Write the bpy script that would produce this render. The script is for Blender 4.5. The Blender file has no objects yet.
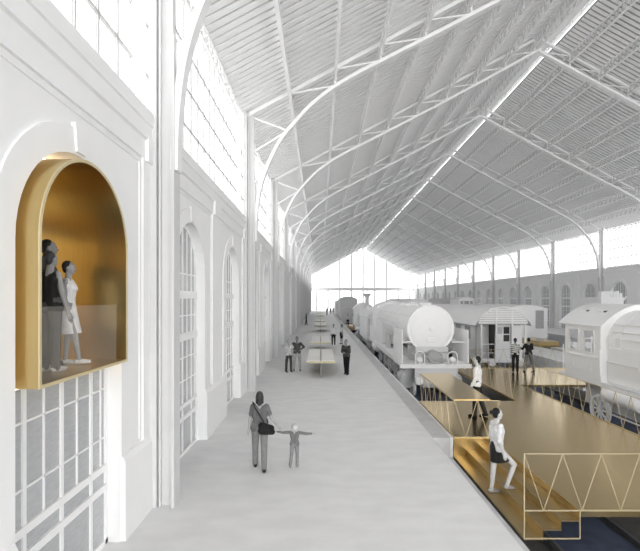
import bpy, bmesh, math, random
from mathutils import Vector, Matrix
random.seed(7)
PI = math.pi
scene = bpy.context.scene
COL = scene.collection

# ------------------------------------------------------------------ materials
def mat(name, color, rough=0.7, metal=0.0, noise=0.0, nscale=3.0, bump=0.0, col2=None, stretch=(1,1,1), spec=0.3, detail=6):
    m = bpy.data.materials.new(name); m.use_nodes = True
    nt = m.node_tree; b = nt.nodes['Principled BSDF']
    b.inputs['Roughness'].default_value = rough; b.inputs['Metallic'].default_value = metal
    b.inputs['Specular IOR Level'].default_value = spec
    c = (*color, 1)
    tc = nt.nodes.new('ShaderNodeTexCoord'); mp = nt.nodes.new('ShaderNodeMapping'); mp.inputs['Scale'].default_value = stretch
    nz = nt.nodes.new('ShaderNodeTexNoise'); nz.inputs['Scale'].default_value = nscale; nz.inputs['Detail'].default_value = detail
    nt.links.new(tc.outputs['Object'], mp.inputs['Vector']); nt.links.new(mp.outputs['Vector'], nz.inputs['Vector'])
    cr = nt.nodes.new('ShaderNodeValToRGB')
    d = col2 if col2 else tuple(max(0, x*(1-noise)) for x in color)
    cr.color_ramp.elements[0].position = 0.35; cr.color_ramp.elements[1].position = 0.65
    cr.color_ramp.elements[0].color = (*d, 1); cr.color_ramp.elements[1].color = c
    nt.links.new(nz.outputs['Fac'], cr.inputs['Fac']); nt.links.new(cr.outputs['Color'], b.inputs['Base Color'])
    if bump:
        bp = nt.nodes.new('ShaderNodeBump'); bp.inputs['Strength'].default_value = bump; bp.inputs['Distance'].default_value = 0.01
        nt.links.new(nz.outputs['Fac'], bp.inputs['Height']); nt.links.new(bp.outputs['Normal'], b.inputs['Normal'])
    return m
M = {}
M['plaster'] = mat('plaster', (.87,.87,.87), .9, noise=.02, nscale=2)
M['roof'] = mat('roof_sheet', (.94,.94,.94), .8, noise=.02, nscale=1)
M['shadesheet'] = mat('grey_fold_shade_sheet', (.50,.50,.50), .8, noise=.05, nscale=1)  # grey put in to darken the recesses between roof slats
M['steel'] = mat('painted_steel', (.90,.90,.90), .6, noise=.02, nscale=4)
M['column'] = mat('column_paint', (.66,.66,.66), .6, noise=.03, nscale=4)
M['clay'] = mat('white_train_paint', (.88,.88,.88), .65, noise=.02, nscale=3)
M['clay_grey'] = mat('grey_train_metal', (.42,.42,.42), .6, noise=.08, nscale=5)
M['clay_pale'] = mat('pale_grey_train_paint', (.66,.66,.66), .6, noise=.04, nscale=5)
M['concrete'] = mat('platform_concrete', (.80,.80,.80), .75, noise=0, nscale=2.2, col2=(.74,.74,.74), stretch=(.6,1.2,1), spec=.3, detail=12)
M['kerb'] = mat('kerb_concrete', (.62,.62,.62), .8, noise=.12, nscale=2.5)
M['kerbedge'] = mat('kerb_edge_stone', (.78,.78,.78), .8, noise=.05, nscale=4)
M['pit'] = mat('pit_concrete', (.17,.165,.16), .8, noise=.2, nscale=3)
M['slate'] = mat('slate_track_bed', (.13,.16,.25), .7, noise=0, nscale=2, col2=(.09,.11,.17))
M['rail'] = mat('rail_steel', (.30,.31,.33), .4, metal=.6, noise=.15, nscale=6)
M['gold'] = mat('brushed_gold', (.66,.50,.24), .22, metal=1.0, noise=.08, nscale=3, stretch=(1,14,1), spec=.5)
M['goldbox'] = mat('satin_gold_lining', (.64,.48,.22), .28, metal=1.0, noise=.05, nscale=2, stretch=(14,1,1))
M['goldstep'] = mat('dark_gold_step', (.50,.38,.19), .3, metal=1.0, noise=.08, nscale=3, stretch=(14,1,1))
M['olive'] = mat('olive_gold_edge', (.50,.46,.30), .5, metal=.3, noise=.05)
M['goldedge'] = mat('pale_gold_trim', (.80,.68,.42), .4, metal=.6, noise=.03)
M['brass'] = mat('brass_bar', (.62,.52,.33), .4, metal=.4, noise=.05)
M['pane_grey'] = mat('frosted_grey_glass', (.50,.51,.52), .2, noise=.12, nscale=6, stretch=(1,1,5), spec=.6)
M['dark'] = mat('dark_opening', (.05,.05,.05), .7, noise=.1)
M['tan'] = mat('tan_timber', (.55,.40,.26), .6, noise=.15, nscale=8)
M['paper'] = mat('white_display_sheet', (.88,.88,.86), .5, noise=0, nscale=5, col2=(.80,.79,.74), stretch=(.4,3,1))
def glassmat(name, tint=(1,1,1), gloss=.08):
    m = bpy.data.materials.new(name); m.use_nodes = True; nt = m.node_tree; nt.nodes.clear()
    o = nt.nodes.new('ShaderNodeOutputMaterial'); mx = nt.nodes.new('ShaderNodeMixShader'); t = nt.nodes.new('ShaderNodeBsdfTransparent'); g = nt.nodes.new('ShaderNodeBsdfGlossy')
    t.inputs['Color'].default_value = (*tint,1); g.inputs['Roughness'].default_value = .05; mx.inputs['Fac'].default_value = gloss
    nt.links.new(t.outputs[0], mx.inputs[1]); nt.links.new(g.outputs[0], mx.inputs[2]); nt.links.new(mx.outputs[0], o.inputs['Surface'])
    return m
M['glass'] = glassmat('clear_glass', tint=(.60,.60,.60))
def hazeglass():
    m = bpy.data.materials.new('milky_guard_glass'); m.use_nodes = True; nt = m.node_tree; nt.nodes.clear()
    o = nt.nodes.new('ShaderNodeOutputMaterial'); mx = nt.nodes.new('ShaderNodeMixShader'); t = nt.nodes.new('ShaderNodeBsdfTransparent'); g = nt.nodes.new('ShaderNodeBsdfDiffuse')
    g.inputs['Color'].default_value = (.85,.80,.70,1); mx.inputs['Fac'].default_value = .07
    nt.links.new(t.outputs[0], mx.inputs[1]); nt.links.new(g.outputs[0], mx.inputs[2]); nt.links.new(mx.outputs[0], o.inputs['Surface'])
    return m
M['guard'] = hazeglass()
def grey(v, rough=.85):
    k = 'grey_%d' % int(v*1000)
    if k not in M: M[k] = mat('cloth_'+k, (v,v,v), rough, noise=.18, nscale=14)
    return M[k]
def skinmat(v):
    k = 'skin_%d' % int(v*1000)
    if k not in M: M[k] = mat(k, (v,v*.99,v*.98), .6, noise=.05, nscale=10)
    return M[k]
def stripemat():
    m = bpy.data.materials.new('striped_cloth'); m.use_nodes = True; nt = m.node_tree; b = nt.nodes['Principled BSDF']; b.inputs['Roughness'].default_value = .9
    tc = nt.nodes.new('ShaderNodeTexCoord'); w = nt.nodes.new('ShaderNodeTexWave'); w.bands_direction = 'Z'; w.inputs['Scale'].default_value = 3.2; w.inputs['Distortion'].default_value = .4
    cr = nt.nodes.new('ShaderNodeValToRGB'); cr.color_ramp.interpolation = 'CONSTANT'; cr.color_ramp.elements[0].color = (.06,.06,.06,1); cr.color_ramp.elements[1].color = (.85,.85,.85,1); cr.color_ramp.elements[1].position = .45
    nt.links.new(tc.outputs['Object'], w.inputs['Vector']); nt.links.new(w.outputs['Fac'], cr.inputs['Fac']); nt.links.new(cr.outputs['Color'], b.inputs['Base Color'])
    return m
M['stripe'] = stripemat()

# ------------------------------------------------------------------ mesh helpers
class MB:
    def __init__(s): s.v = []; s.f = []
    def add(s, vs, fs):
        n = len(s.v); s.v += [tuple(v) for v in vs]; s.f += [tuple(n+i for i in f) for f in fs]; return s
    def box(s, x0, x1, y0, y1, z0, z1, ch=0):
        if ch:
            # chamfered along every long edge seen from above/front
            c = ch; vs = []
            for z, k in ((z0,c),(z0+c,0),(z1-c,0),(z1,c)):
                vs += [(x0+k+ (c if k==0 else 0),y0+k,z),(x1-k-(c if k==0 else 0),y0+k,z),(x1-k,y0+k+(c if k==0 else 0),z),(x1-k,y1-k-(c if k==0 else 0),z),(x1-k-(c if k==0 else 0),y1-k,z),(x0+k+(c if k==0 else 0),y1-k,z),(x0+k,y1-k-(c if k==0 else 0),z),(x0+k,y0+k+(c if k==0 else 0),z)]
            fs = [tuple(range(7,-1,-1)), tuple(range(24,32))]
            for l in range(3):
                for i in range(8): fs.append((l*8+i, l*8+(i+1)%8, l*8+8+(i+1)%8, l*8+8+i))
            return s.add(vs, fs)
        vs = [(x0,y0,z0),(x1,y0,z0),(x1,y1,z0),(x0,y1,z0),(x0,y0,z1),(x1,y0,z1),(x1,y1,z1),(x0,y1,z1)]
        return s.add(vs, [(3,2,1,0),(4,5,6,7),(0,1,5,4),(1,2,6,5),(2,3,7,6),(3,0,4,7)])
    def bar(s, p, q, w, h=None, up=(0,0,1)):
        p = Vector(p); q = Vector(q); h = h or w; d = (q-p)
        if d.length < 1e-6: return s
        d.normalize(); u = Vector(up)
        if abs(d.dot(u)) > .98: u = Vector((1,0,0))
        a = d.cross(u).normalized()*w/2; b = d.cross(a).normalized()*h/2
        vs = [p-a-b,p+a-b,p+a+b,p-a+b,q-a-b,q+a-b,q+a+b,q-a+b]
        return s.add(vs, [(0,1,2,3),(7,6,5,4),(0,4,5,1),(1,5,6,2),(2,6,7,3),(3,7,4,0)])
    def tube(s, pts, r, n=8, closed=False):
        pts = [Vector(p) for p in pts]; N = len(pts); rings = []
        rs = r if isinstance(r, (list,tuple)) else [r]*N
        t0 = (pts[1]-pts[0]).normalized(); u = Vector((0,0,1)) if abs(t0.z) < .9 else Vector((1,0,0)); a = t0.cross(u).normalized()
        for i in range(N):
            if closed: t = (pts[(i+1)%N]-pts[i-1]).normalized()
            else: t = (pts[min(i+1,N-1)]-pts[max(i-1,0)]).normalized()
            a = (a - t*a.dot(t)).normalized(); b = t.cross(a)
            rings.append([pts[i]+(a*math.cos(2*PI*k/n)+b*math.sin(2*PI*k/n))*rs[i] for k in range(n)])
        vs = [v for R in rings for v in R]; fs = []
        M_ = N if closed else N-1
        for i in range(M_):
            j = (i+1)%N
            for k in range(n): fs.append((i*n+k, i*n+(k+1)%n, j*n+(k+1)%n, j*n+k))
        if not closed: fs += [tuple(range(n-1,-1,-1)), tuple((N-1)*n+k for k in range(n))]
        return s.add(vs, fs)
    def lathe(s, prof, origin=(0,0,0), axis='y', n=32, cap=True):
        vs = []; fs = []; o = Vector(origin)
        for (r, t) in prof:
            for k in range(n):
                c, d = r*math.cos(2*PI*k/n), r*math.sin(2*PI*k/n)
                vs.append(o + (Vector((c,t,d)) if axis == 'y' else Vector((c,d,t)) if axis == 'z' else Vector((t,c,d))))
        for i in range(len(prof)-1):
            for k in range(n): fs.append((i*n+k, i*n+(k+1)%n, (i+1)*n+(k+1)%n, (i+1)*n+k))
        if cap: fs += [tuple(range(n-1,-1,-1)), tuple((len(prof)-1)*n+k for k in range(n))]
        return s.add(vs, fs)
    def prism(s, poly, a0, a1, axis='y'):
        # poly in the plane across axis: y -> (x,z), x -> (y,z), z -> (x,y)
        def P(p, a): return (p[0],a,p[1]) if axis == 'y' else (a,p[0],p[1]) if axis == 'x' else (p[0],p[1],a)
        n = len(poly); vs = [P(p,a0) for p in poly]+[P(p,a1) for p in poly]
        fs = [tuple(range(n)), tuple(range(2*n-1,n-1,-1))]+[(i,i+n,(i+1)%n+n,(i+1)%n) for i in range(n)]
        return s.add(vs, fs)
    def shell(s, outer, inner, a0, a1, axis='y'):
        # solid between two matching open outlines
        def P(p, a): return (p[0],a,p[1]) if axis == 'y' else (a,p[0],p[1])
        n = len(outer); vs = [P(p,a0) for p in outer]+[P(p,a0) for p in inner]+[P(p,a1) for p in outer]+[P(p,a1) for p in inner]; fs = []
        for i in range(n-1):
            fs += [(i,i+1,n+i+1,n+i),(2*n+i,3*n+i,3*n+i+1,2*n+i+1),(i,2*n+i,2*n+i+1,i+1),(n+i,n+i+1,3*n+i+1,3*n+i)]
        fs += [(0,n,3*n,2*n),(n-1,3*n-1,4*n-1,2*n-1)]
        return s.add(vs, fs)
    def ball(s, c, rx, ry=None, rz=None, n=12, m=8):
        ry = ry or rx; rz = rz or rx; c = Vector(c); vs = [c+Vector((0,0,-rz))]; fs = []
        for i in range(1, m):
            a = PI*i/m
            for k in range(n): vs.append(c+Vector((rx*math.sin(a)*math.cos(2*PI*k/n), ry*math.sin(a)*math.sin(2*PI*k/n), -rz*math.cos(a))))
        vs.append(c+Vector((0,0,rz)))
        for k in range(n): fs.append((0, 1+(k+1)%n, 1+k))
        for i in range(m-2):
            for k in range(n): fs.append((1+i*n+k, 1+i*n+(k+1)%n, 1+(i+1)*n+(k+1)%n, 1+(i+1)*n+k))
        L = len(vs)-1
        for k in range(n): fs.append((L, 1+(m-2)*n+k, 1+(m-2)*n+(k+1)%n))
        return s.add(vs, fs)
    def cap(s, p, q, r1, r2=None, n=10):
        # tapered capsule
        p = Vector(p); q = Vector(q); r2 = r1 if r2 is None else r2; d = q-p
        if d.length < 1e-5: return s.ball(p, r1)
        d.normalize(); pts = []; rs = []
        for a in (80,50,20): pts.append(p - d*r1*math.sin(math.radians(a))); rs.append(r1*math.cos(math.radians(a)))
        pts += [p]; rs += [r1]; pts += [q]; rs += [r2]
        for a in (20,50,80): pts.append(q + d*r2*math.sin(math.radians(a))); rs.append(r2*math.cos(math.radians(a)))
        return s.tube(pts, rs, n)
    def mesh(s, name, m, smooth=False, fixn=True):
        me = bpy.data.meshes.new(name); me.from_pydata(s.v, [], s.f); me.update()
        if fixn:
            bm = bmesh.new(); bm.from_mesh(me); bmesh.ops.recalc_face_normals(bm, faces=bm.faces); bm.to_mesh(me); bm.free()
        if m: me.materials.append(M[m] if isinstance(m, str) else m)
        if smooth is True:
            for p in me.polygons: p.use_smooth = True
        elif smooth:
            me.polygons.foreach_set('use_smooth', [True]*len(me.polygons))
            try: me.set_sharp_from_angle(angle=math.radians(smooth))
            except Exception: pass
        return me
    def build(s, name, m, parent=None, smooth=False, **k):
        o = bpy.data.objects.new(name, s.mesh(name, m, smooth)); COL.objects.link(o)
        if parent: o.parent = parent
        for a, b in k.items(): o[a] = b
        return o
def tag(o, label=None, cat=None, group=None, kind=None):
    if label: o['label'] = label
    if cat: o['category'] = cat
    if group: o['group'] = group
    if kind: o['kind'] = kind
    return o
def thing(name, label, cat, loc=(0,0,0), group=None, rz=0, kind=None):
    o = bpy.data.objects.new(name, None); COL.objects.link(o); o.location = loc; o.rotation_euler = (0,0,rz); o.empty_display_size = .2
    return tag(o, label, cat, group, kind)
def structure(name, loc=(0,0,0)):
    o = bpy.data.objects.new(name, None); COL.objects.link(o); o.location = loc; o['kind'] = 'structure'; o.empty_display_size = .2; return o
KIDS = {}
def copy_tree(o, parent=None):
    c = o.copy(); COL.objects.link(c); c.parent = parent
    for ch in o.children: copy_tree(ch, c)
    return c
ORD = ['first','second','third','fourth','fifth','sixth','seventh','eighth','ninth','tenth','eleventh','twelfth','thirteenth','fourteenth','fifteenth','sixteenth','seventeenth']

# ------------------------------------------------------------------ the hall
CX = 13.55                      # ridge line
def mx(x): return 2*CX - x
PITCH = 9.9; Y0 = 8.1; NCOL = 14
YC = [Y0+PITCH*k for k in range(-4, NCOL)]
YFAR = 144.0; YNEAR = -31.5
def zroof(x): return 11.2+.54*(x+2.95)

# floor: passenger platform
MB().box(-3.7, 3.0, YNEAR, YFAR, -1.4, 0).build('floor', 'concrete', kind='structure')
# right hand platforms
MB().box(14.2, 17.0, 24.2, YFAR, -1.4, 0).build('floor', 'concrete', kind='structure')
MB().box(24.6, 30.9, YNEAR, YFAR, -1.4, 0).build('floor', 'concrete', kind='structure')
# sunken track level
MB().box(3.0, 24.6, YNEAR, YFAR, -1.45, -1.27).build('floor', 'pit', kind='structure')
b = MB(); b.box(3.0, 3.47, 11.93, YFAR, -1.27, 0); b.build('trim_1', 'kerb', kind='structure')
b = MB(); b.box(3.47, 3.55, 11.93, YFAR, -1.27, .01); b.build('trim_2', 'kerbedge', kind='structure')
for i, (xa, xb, ya) in enumerate(((4.75,6.2,-2),(10.85,12.3,-2),(18.2,19.8,-2),(22.6,24.1,-2))):
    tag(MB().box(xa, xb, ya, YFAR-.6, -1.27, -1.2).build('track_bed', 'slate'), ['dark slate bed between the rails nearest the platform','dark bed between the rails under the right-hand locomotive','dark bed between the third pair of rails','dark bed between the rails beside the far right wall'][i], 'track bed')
for i, xc in enumerate((5.47, 11.58, 19.0, 23.35)):
    for s in (-1, 1):
        x = xc+s*.84
        p = [(-.07,-1.27),(.07,-1.27),(.07,-1.25),(.018,-1.22),(.018,-1.15),(.036,-1.13),(.036,-1.10),(-.036,-1.10),(-.036,-1.13),(-.018,-1.15),(-.018,-1.22),(-.07,-1.25)]
        b = MB(); b.prism([(x+a, z) for a, z in p], -2, YFAR-.5)
        tag(b.build('rail', 'rail'), '%s steel rail of the %s track counted from the platform' % ('left' if s < 0 else 'right', ORD[i]), 'rail')

def arch_pts(r, zs, z0=0, n=24, cy=0):
    return [(cy-r, z0)]+[(cy-r*math.cos(PI*k/n), zs+r*math.sin(PI*k/n)) for k in range(n+1)]+[(cy+r, z0)]
ARCH_R = 1.19; ZS = 4.30
AC = [5.63+4.95*j for j in range(-7, 28)]
def wallmesh(f):
    """f maps depth-from-hall x (left side) to world x"""
    b = MB()
    def q(vs): b.add([(f(x), y, z) for x, y, z in vs], [tuple(range(len(vs)))])
    n = 24; H = 6.5; xf, xb = -3.05, -3.50
    for c in AC:
        ya, yb = c-2.475, c+2.475
        q([(xf,ya,0),(xf,c-ARCH_R,0),(xf,c-ARCH_R,ZS),(xf,ya,ZS)]); q([(xf,c+ARCH_R,0),(xf,yb,0),(xf,yb,ZS),(xf,c+ARCH_R,ZS)])
        inner = [(c-ARCH_R*math.cos(PI*k/n), ZS+ARCH_R*math.sin(PI*k/n)) for k in range(n+1)]
        def outp(k):
            a = PI*k/n; dx, dz = -math.cos(a), math.sin(a)
            t = min((2.475/abs(dx)) if abs(dx) > 1e-6 else 1e9, ((H-ZS)/dz) if dz > 1e-6 else 1e9); return (c+dx*t, ZS+dz*t)
        out = [outp(k) for k in range(n+1)]
        for k in range(n):
            q([(xf,*inner[k]),(xf,*out[k]),(xf,*out[k+1]),(xf,*inner[k+1])])
            q([(xf,*inner[k]),(xf,*inner[k+1]),(xb,*inner[k+1]),(xb,*inner[k])])
        for s in (0, -1):
            o = out; cy_ = c-2.475 if s == 0 else c+2.475
        # corner fill
        ks = [k for k in range(n+1) if abs(out[k][1]-H) < 1e-6]
        q([(xf,*out[ks[0]-1]),(xf,ya,H),(xf,*out[ks[0]])]); q([(xf,*out[ks[-1]]),(xf,yb,H),(xf,*out[ks[-1]+1])])
        for yy in (c-ARCH_R, c+ARCH_R): q([(xf,yy,0),(xf,yy,ZS),(xb,yy,ZS),(xb,yy,0)])
        # archivolt moulding and keystone
        def bx(x0,x1,y0,y1,z0,z1): 
            X = sorted((f(x0), f(x1))); b.box(X[0],X[1],y0,y1,z0,z1)
        R2 = 1.52
        o1 = [(c-R2*math.cos(PI*k/n), ZS+R2*math.sin(PI*k/n)) for k in range(n+1)]; i1 = [(c-(ARCH_R)*math.cos(PI*k/n), ZS+ARCH_R*math.sin(PI*k/n)) for k in range(n+1)]
        X = sorted((f(-3.05), f(-3.02))); b.shell(o1, i1, X[0], X[1], axis='x')
        for s in (-1, 1):
            e = c+s*ARCH_R; g = c+s*R2; bx(-3.05,-3.02,min(e,g),max(e,g),1.28,ZS)
        k0 = [(c-.10,5.52),(c+.10,5.52),(c+.14,5.87),(c-.14,5.87)]
        b.prism(k0, min(f(-3.05),f(-2.99)), max(f(-3.05),f(-2.99)), axis='x')
        # frame mouldings: pilaster strips, frieze, cap blocks, thin bead lines
        for s in (-1, 1):
            e0, e1 = sorted((c+s*2.02, c+s*2.475)); bx(-3.05,-3.01,e0,e1,1.2,6.12)
            e0, e1 = sorted((c+s*1.90, c+s*1.94)); bx(-3.05,-3.03,e0,e1,1.35,6.02)
            e0, e1 = sorted((c+s*2.10, c+s*2.475)); bx(-3.05,-2.95,e0,e1,6.08,6.5)
        bx(-3.05,-3.01,ya,yb,6.12,6.5); bx(-3.05,-3.03,c-1.94,c+1.94,6.02,6.06)
    # outer skin, top
    q([(xb-.15,YNEAR,0),(xb-.15,YFAR,0),(xb-.15,YFAR,6.5),(xb-.15,YNEAR,6.5)]) if False else None
    q([(xf,YNEAR-.0,6.5),(xf,YFAR,6.5),(xb,YFAR,6.5),(xb,YNEAR,6.5)])
    q([(xf,AC[-1]+2.475,0),(xf,YFAR,0),(xf,YFAR,6.5),(xf,AC[-1]+2.475,6.5)])
    return b
for nm, f in (('wall_left', lambda x: x), ('wall_right', lambda x: mx(x))):
    wallmesh(f).build(nm, 'plaster', kind='structure')
for nm, nb, f in (('trim_3','baseboard_left', lambda x: x), ('trim_4','baseboard_right', lambda x: mx(x))):
    b = MB(); pr = [(-3.5,6.5),(-3.10,6.34),(-3.04,6.38),(-3.03,6.43),(-2.965,6.46),(-2.965,6.70),(-2.975,6.715),(-2.945,6.73),(-2.945,6.95),(-2.97,6.99),(-3.5,7.02)]
    b.prism([(f(x), z) for x, z in pr], YNEAR, YFAR); b.build(nm, 'plaster', kind='structure')
    b = MB()
    for c0, c1 in [(AC[i]+ARCH_R, AC[i+1]-ARCH_R) for i in range(len(AC)-1)]+[(YNEAR, AC[0]-ARCH_R),(AC[-1]+ARCH_R, YFAR)]:
        if c1-c0 < .05: continue
        pr = [(-3.10,0),(-2.965,0),(-2.965,1.20),(-3.01,1.29),(-3.10,1.29)]
        b.prism([(f(x), z) for x, z in pr], c0+.02, c1-.02)
    b.build(nb, 'plaster', kind='structure')

# windows of the arcade
NW = [0]
def wname():
    NW[0] += 1; return 'window_%d' % NW[0]
def arcade_window_meshes():
    r = ARCH_R; n = 24; xg = 0.0
    fr = MB(); fr.shell([(p[0],p[1]) for p in arch_pts(r, ZS)], [(p[0],p[1]) for p in arch_pts(r-.07, ZS)], -.04, .04, axis='x')
    fr.box(-.04,.04,-r,r,0,.08)
    for z in (.87, 1.17): fr.box(-.05,.05,-r+.03,r-.03,z-.05,z+.05)
    for z in (2.80, 3.80): fr.box(-.06,.06,-r+.03,r-.03,z-.09,z+.09)
    br = MB()
    for u in (-.72,0,.72): 
        zt = ZS+math.sqrt(max(0,(r-.04)**2-u*u)); br.box(-.035,.035,u-.03,u+.03,.02,zt)
    th = MB()
    for u in (-1.0,-.36,.36,1.0):
        zt = ZS+math.sqrt(max(0,(r-.04)**2-u*u)); th.box(-.012,.03,u-.012,u+.012,1.17,zt)
    for z in (1.75,2.3,3.3,4.3): th.box(-.012,.03,-r+.05,r-.05,z-.012,z+.012)
    gl = MB(); gl.prism([(p[0],p[1]) for p in arch_pts(r-.05, ZS)], -.012, .012, axis='x')
    return fr.mesh('window_frame','steel'), br.mesh('mullion','steel'), th.mesh('glazing_bars','steel'), gl.mesh('pane','pane_grey')
AW = arcade_window_meshes()
GOLDWIN = AC[3]
for side in (0, 1):
    for j, c in enumerate(AC):
        x = -3.27 if side == 0 else mx(-3.27)
        w = structure(wname(), (x, c, 0)); 
        if side: w.rotation_euler = (0,0,PI)
        if side == 0 and j == 7: GW = w; w.name = 'window_1'; 
        for nm, me in zip(('window_frame','mullion','glazing_bars','pane'), AW):
            if side == 0 and j == 7:
                continue
            o = bpy.data.objects.new(nm, me); COL.objects.link(o); o.parent = w
# lower part of the window under the gold box
r = ARCH_R; ZB = 2.72
fr = MB()
for s in (-1,1): fr.box(-.04,.04,min(s*r,s*(r-.07)),max(s*r,s*(r-.07)),0,ZB)
fr.box(-.04,.04,-r,r,0,.08)
for z in (.87,1.17): fr.box(-.05,.05,-r+.03,r-.03,z-.05,z+.05)
fr.build('window_frame','steel',GW)
br = MB()
for u in (-.72,0,.72): br.box(-.035,.035,u-.03,u+.03,.02,ZB)
br.build('mullion','steel',GW)
th = MB()
for u in (-1.0,-.36,.36,1.0): th.box(-.012,.03,u-.012,u+.012,1.17,ZB)
for z in (1.62,2.35): th.box(-.012,.03,-r+.05,r-.05,z-.012,z+.012)
th.build('glazing_bars','steel',GW)
MB().box(-.012,.012,-r+.05,r-.05,.05,ZB).build('pane','pane_grey',GW)

# clerestory glazing, bay by bay
def clerestory(y0, y1):
    L = y1-y0; z0, z1 = 7.0, 11.0
    fr = MB(); fr.box(-.05,.05,0,L,z0,z0+.08); fr.box(-.05,.05,0,L,z1-.08,z1); fr.box(-.05,.05,0,.08,z0,z1); fr.box(-.05,.05,L-.08,L,z0,z1)
    gb = MB(); n = round(L/.62)
    for i in range(1, n): gb.box(-.02,.02,L*i/n-.026,L*i/n+.026,z0,z1)
    for z in (7.95, 8.9, 9.85): gb.box(-.02,.02,0,L,z-.03,z+.03)
    gl = MB(); gl.box(-.004,.004,.02,L-.02,z0+.02,z1-.02)
    return fr.mesh('window_frame','steel'), gb.mesh('glazing_bars','clay_pale'), gl.mesh('pane','glass')
CM = clerestory(0, PITCH-.36)
for side in (0, 1):
    for k in range(0, NCOL+3):
        y = YC[k]+.18
        w = structure(wname(), (-3.3 if side == 0 else mx(-3.3), y, 0))
        for nm, me in zip(('window_frame','glazing_bars','pane'), CM):
            o = bpy.data.objects.new(nm, me); COL.objects.link(o); o.parent = w

# roof slopes: slats and gaps stand in for folds running down the slope
def roof(xa, xb, zf, name, y0, sw):
    # white slats running down the slope, grey sheet above colours the gaps as shade
    b = MB(); y = y0
    while y < YFAR-.1:
        vs = []
        for x in (xa, xb): vs += [(x,y,zf(x)),(x,y+sw,zf(x)),(x,y+sw,zf(x)+.06),(x,y,zf(x)+.06)]
        b.add(vs, [(0,1,2,3),(7,6,5,4),(0,4,5,1),(1,5,6,2),(2,6,7,3),(3,7,4,0)]); y += .33
    sl = b.build(name, 'roof', kind='structure')
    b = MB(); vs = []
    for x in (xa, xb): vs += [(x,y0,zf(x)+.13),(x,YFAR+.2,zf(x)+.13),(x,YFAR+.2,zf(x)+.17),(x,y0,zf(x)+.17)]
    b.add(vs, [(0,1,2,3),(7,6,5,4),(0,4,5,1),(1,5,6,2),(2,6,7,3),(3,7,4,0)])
    return b.build(name, 'shadesheet', kind='structure')
RY0 = -31.3
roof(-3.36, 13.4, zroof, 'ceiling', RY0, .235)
roof(14.77, mx(-3.36), lambda x: zroof(mx(x)), 'ceiling', RY0, .20)  # narrower slats and wider grey gaps make this slope read as shaded
MB().box(13.35, 15.1, RY0, YFAR, 20.12, 20.3).build('ceiling', 'plaster', kind='structure')
# ridge lantern glazing
w = structure('window_120', (14.80, RY0, 0))
b = MB(); b.box(-.03,.03,0,YFAR-RY0,19.58,19.64); b.box(-.03,.03,0,YFAR-RY0,20.06,20.12)
y = 0
while y < YFAR-RY0: b.box(-.02,.02,y-.015,y+.02,19.6,20.1); y += .9
b.build('window_frame','steel',w); MB().box(-.004,.004,0,YFAR-RY0,19.6,20.1).build('pane','glass',w)

# steel trusses
CH = [(-2.6,6.0),(-2.57,6.98),(-2.43,8.02),(-2.14,8.96),(-1.63,10.0),(-1.06,10.72),(-.3,11.52),(.58,12.20),(1.6,12.80),(4.4,14.22),(7.1,15.62),(10.3,17.35),(13.55,19.15)]
def catmull(P, m=5):
    out = []
    for i in range(len(P)-1):
        p0 = P[max(i-1,0)]; p1 = P[i]; p2 = P[i+1]; p3 = P[min(i+2,len(P)-1)]
        for k in range(m):
            t = k/m; out.append(tuple(.5*((2*p1[j])+(-p0[j]+p2[j])*t+(2*p0[j]-5*p1[j]+4*p2[j]-p3[j])*t*t+(-p0[j]+3*p1[j]-3*p2[j]+p3[j])*t**3) for j in (0,1)))
    out.append(P[-1]); return out
CHS = catmull(CH[:9], 5)+CH[9:]
def zchord(x):
    for (a, za), (c, zc) in zip(CHS, CHS[1:]):
        if a <= x <= c: return za+(zc-za)*(x-a)/(c-a)
    return CHS[-1][1]
PUR = [-1.20+1.82*k for k in range(9)]
def ribbon(pts, w, h):
    b = MB(); n = len(pts); vs = []
    for i, (x, z) in enumerate(pts):
        a = pts[max(i-1,0)]; c = pts[min(i+1,n-1)]; t = Vector((c[0]-a[0], 0, c[1]-a[1])).normalized(); nn = Vector((-t.z,0,t.x))*h/2
        p = Vector((x,0,z)); vs += [p-nn+Vector((0,-w/2,0)), p+nn+Vector((0,-w/2,0)), p+nn+Vector((0,w/2,0)), p-nn+Vector((0,w/2,0))]
    fs = [(0,1,2,3), tuple(4*n-4+i for i in (3,2,1,0))]
    for i in range(n-1):
        for k in range(4): fs.append((4*i+k, 4*i+4+k, 4*i+4+(k+1)%4, 4*i+(k+1)%4))
    return b.add(vs, fs)
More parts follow.
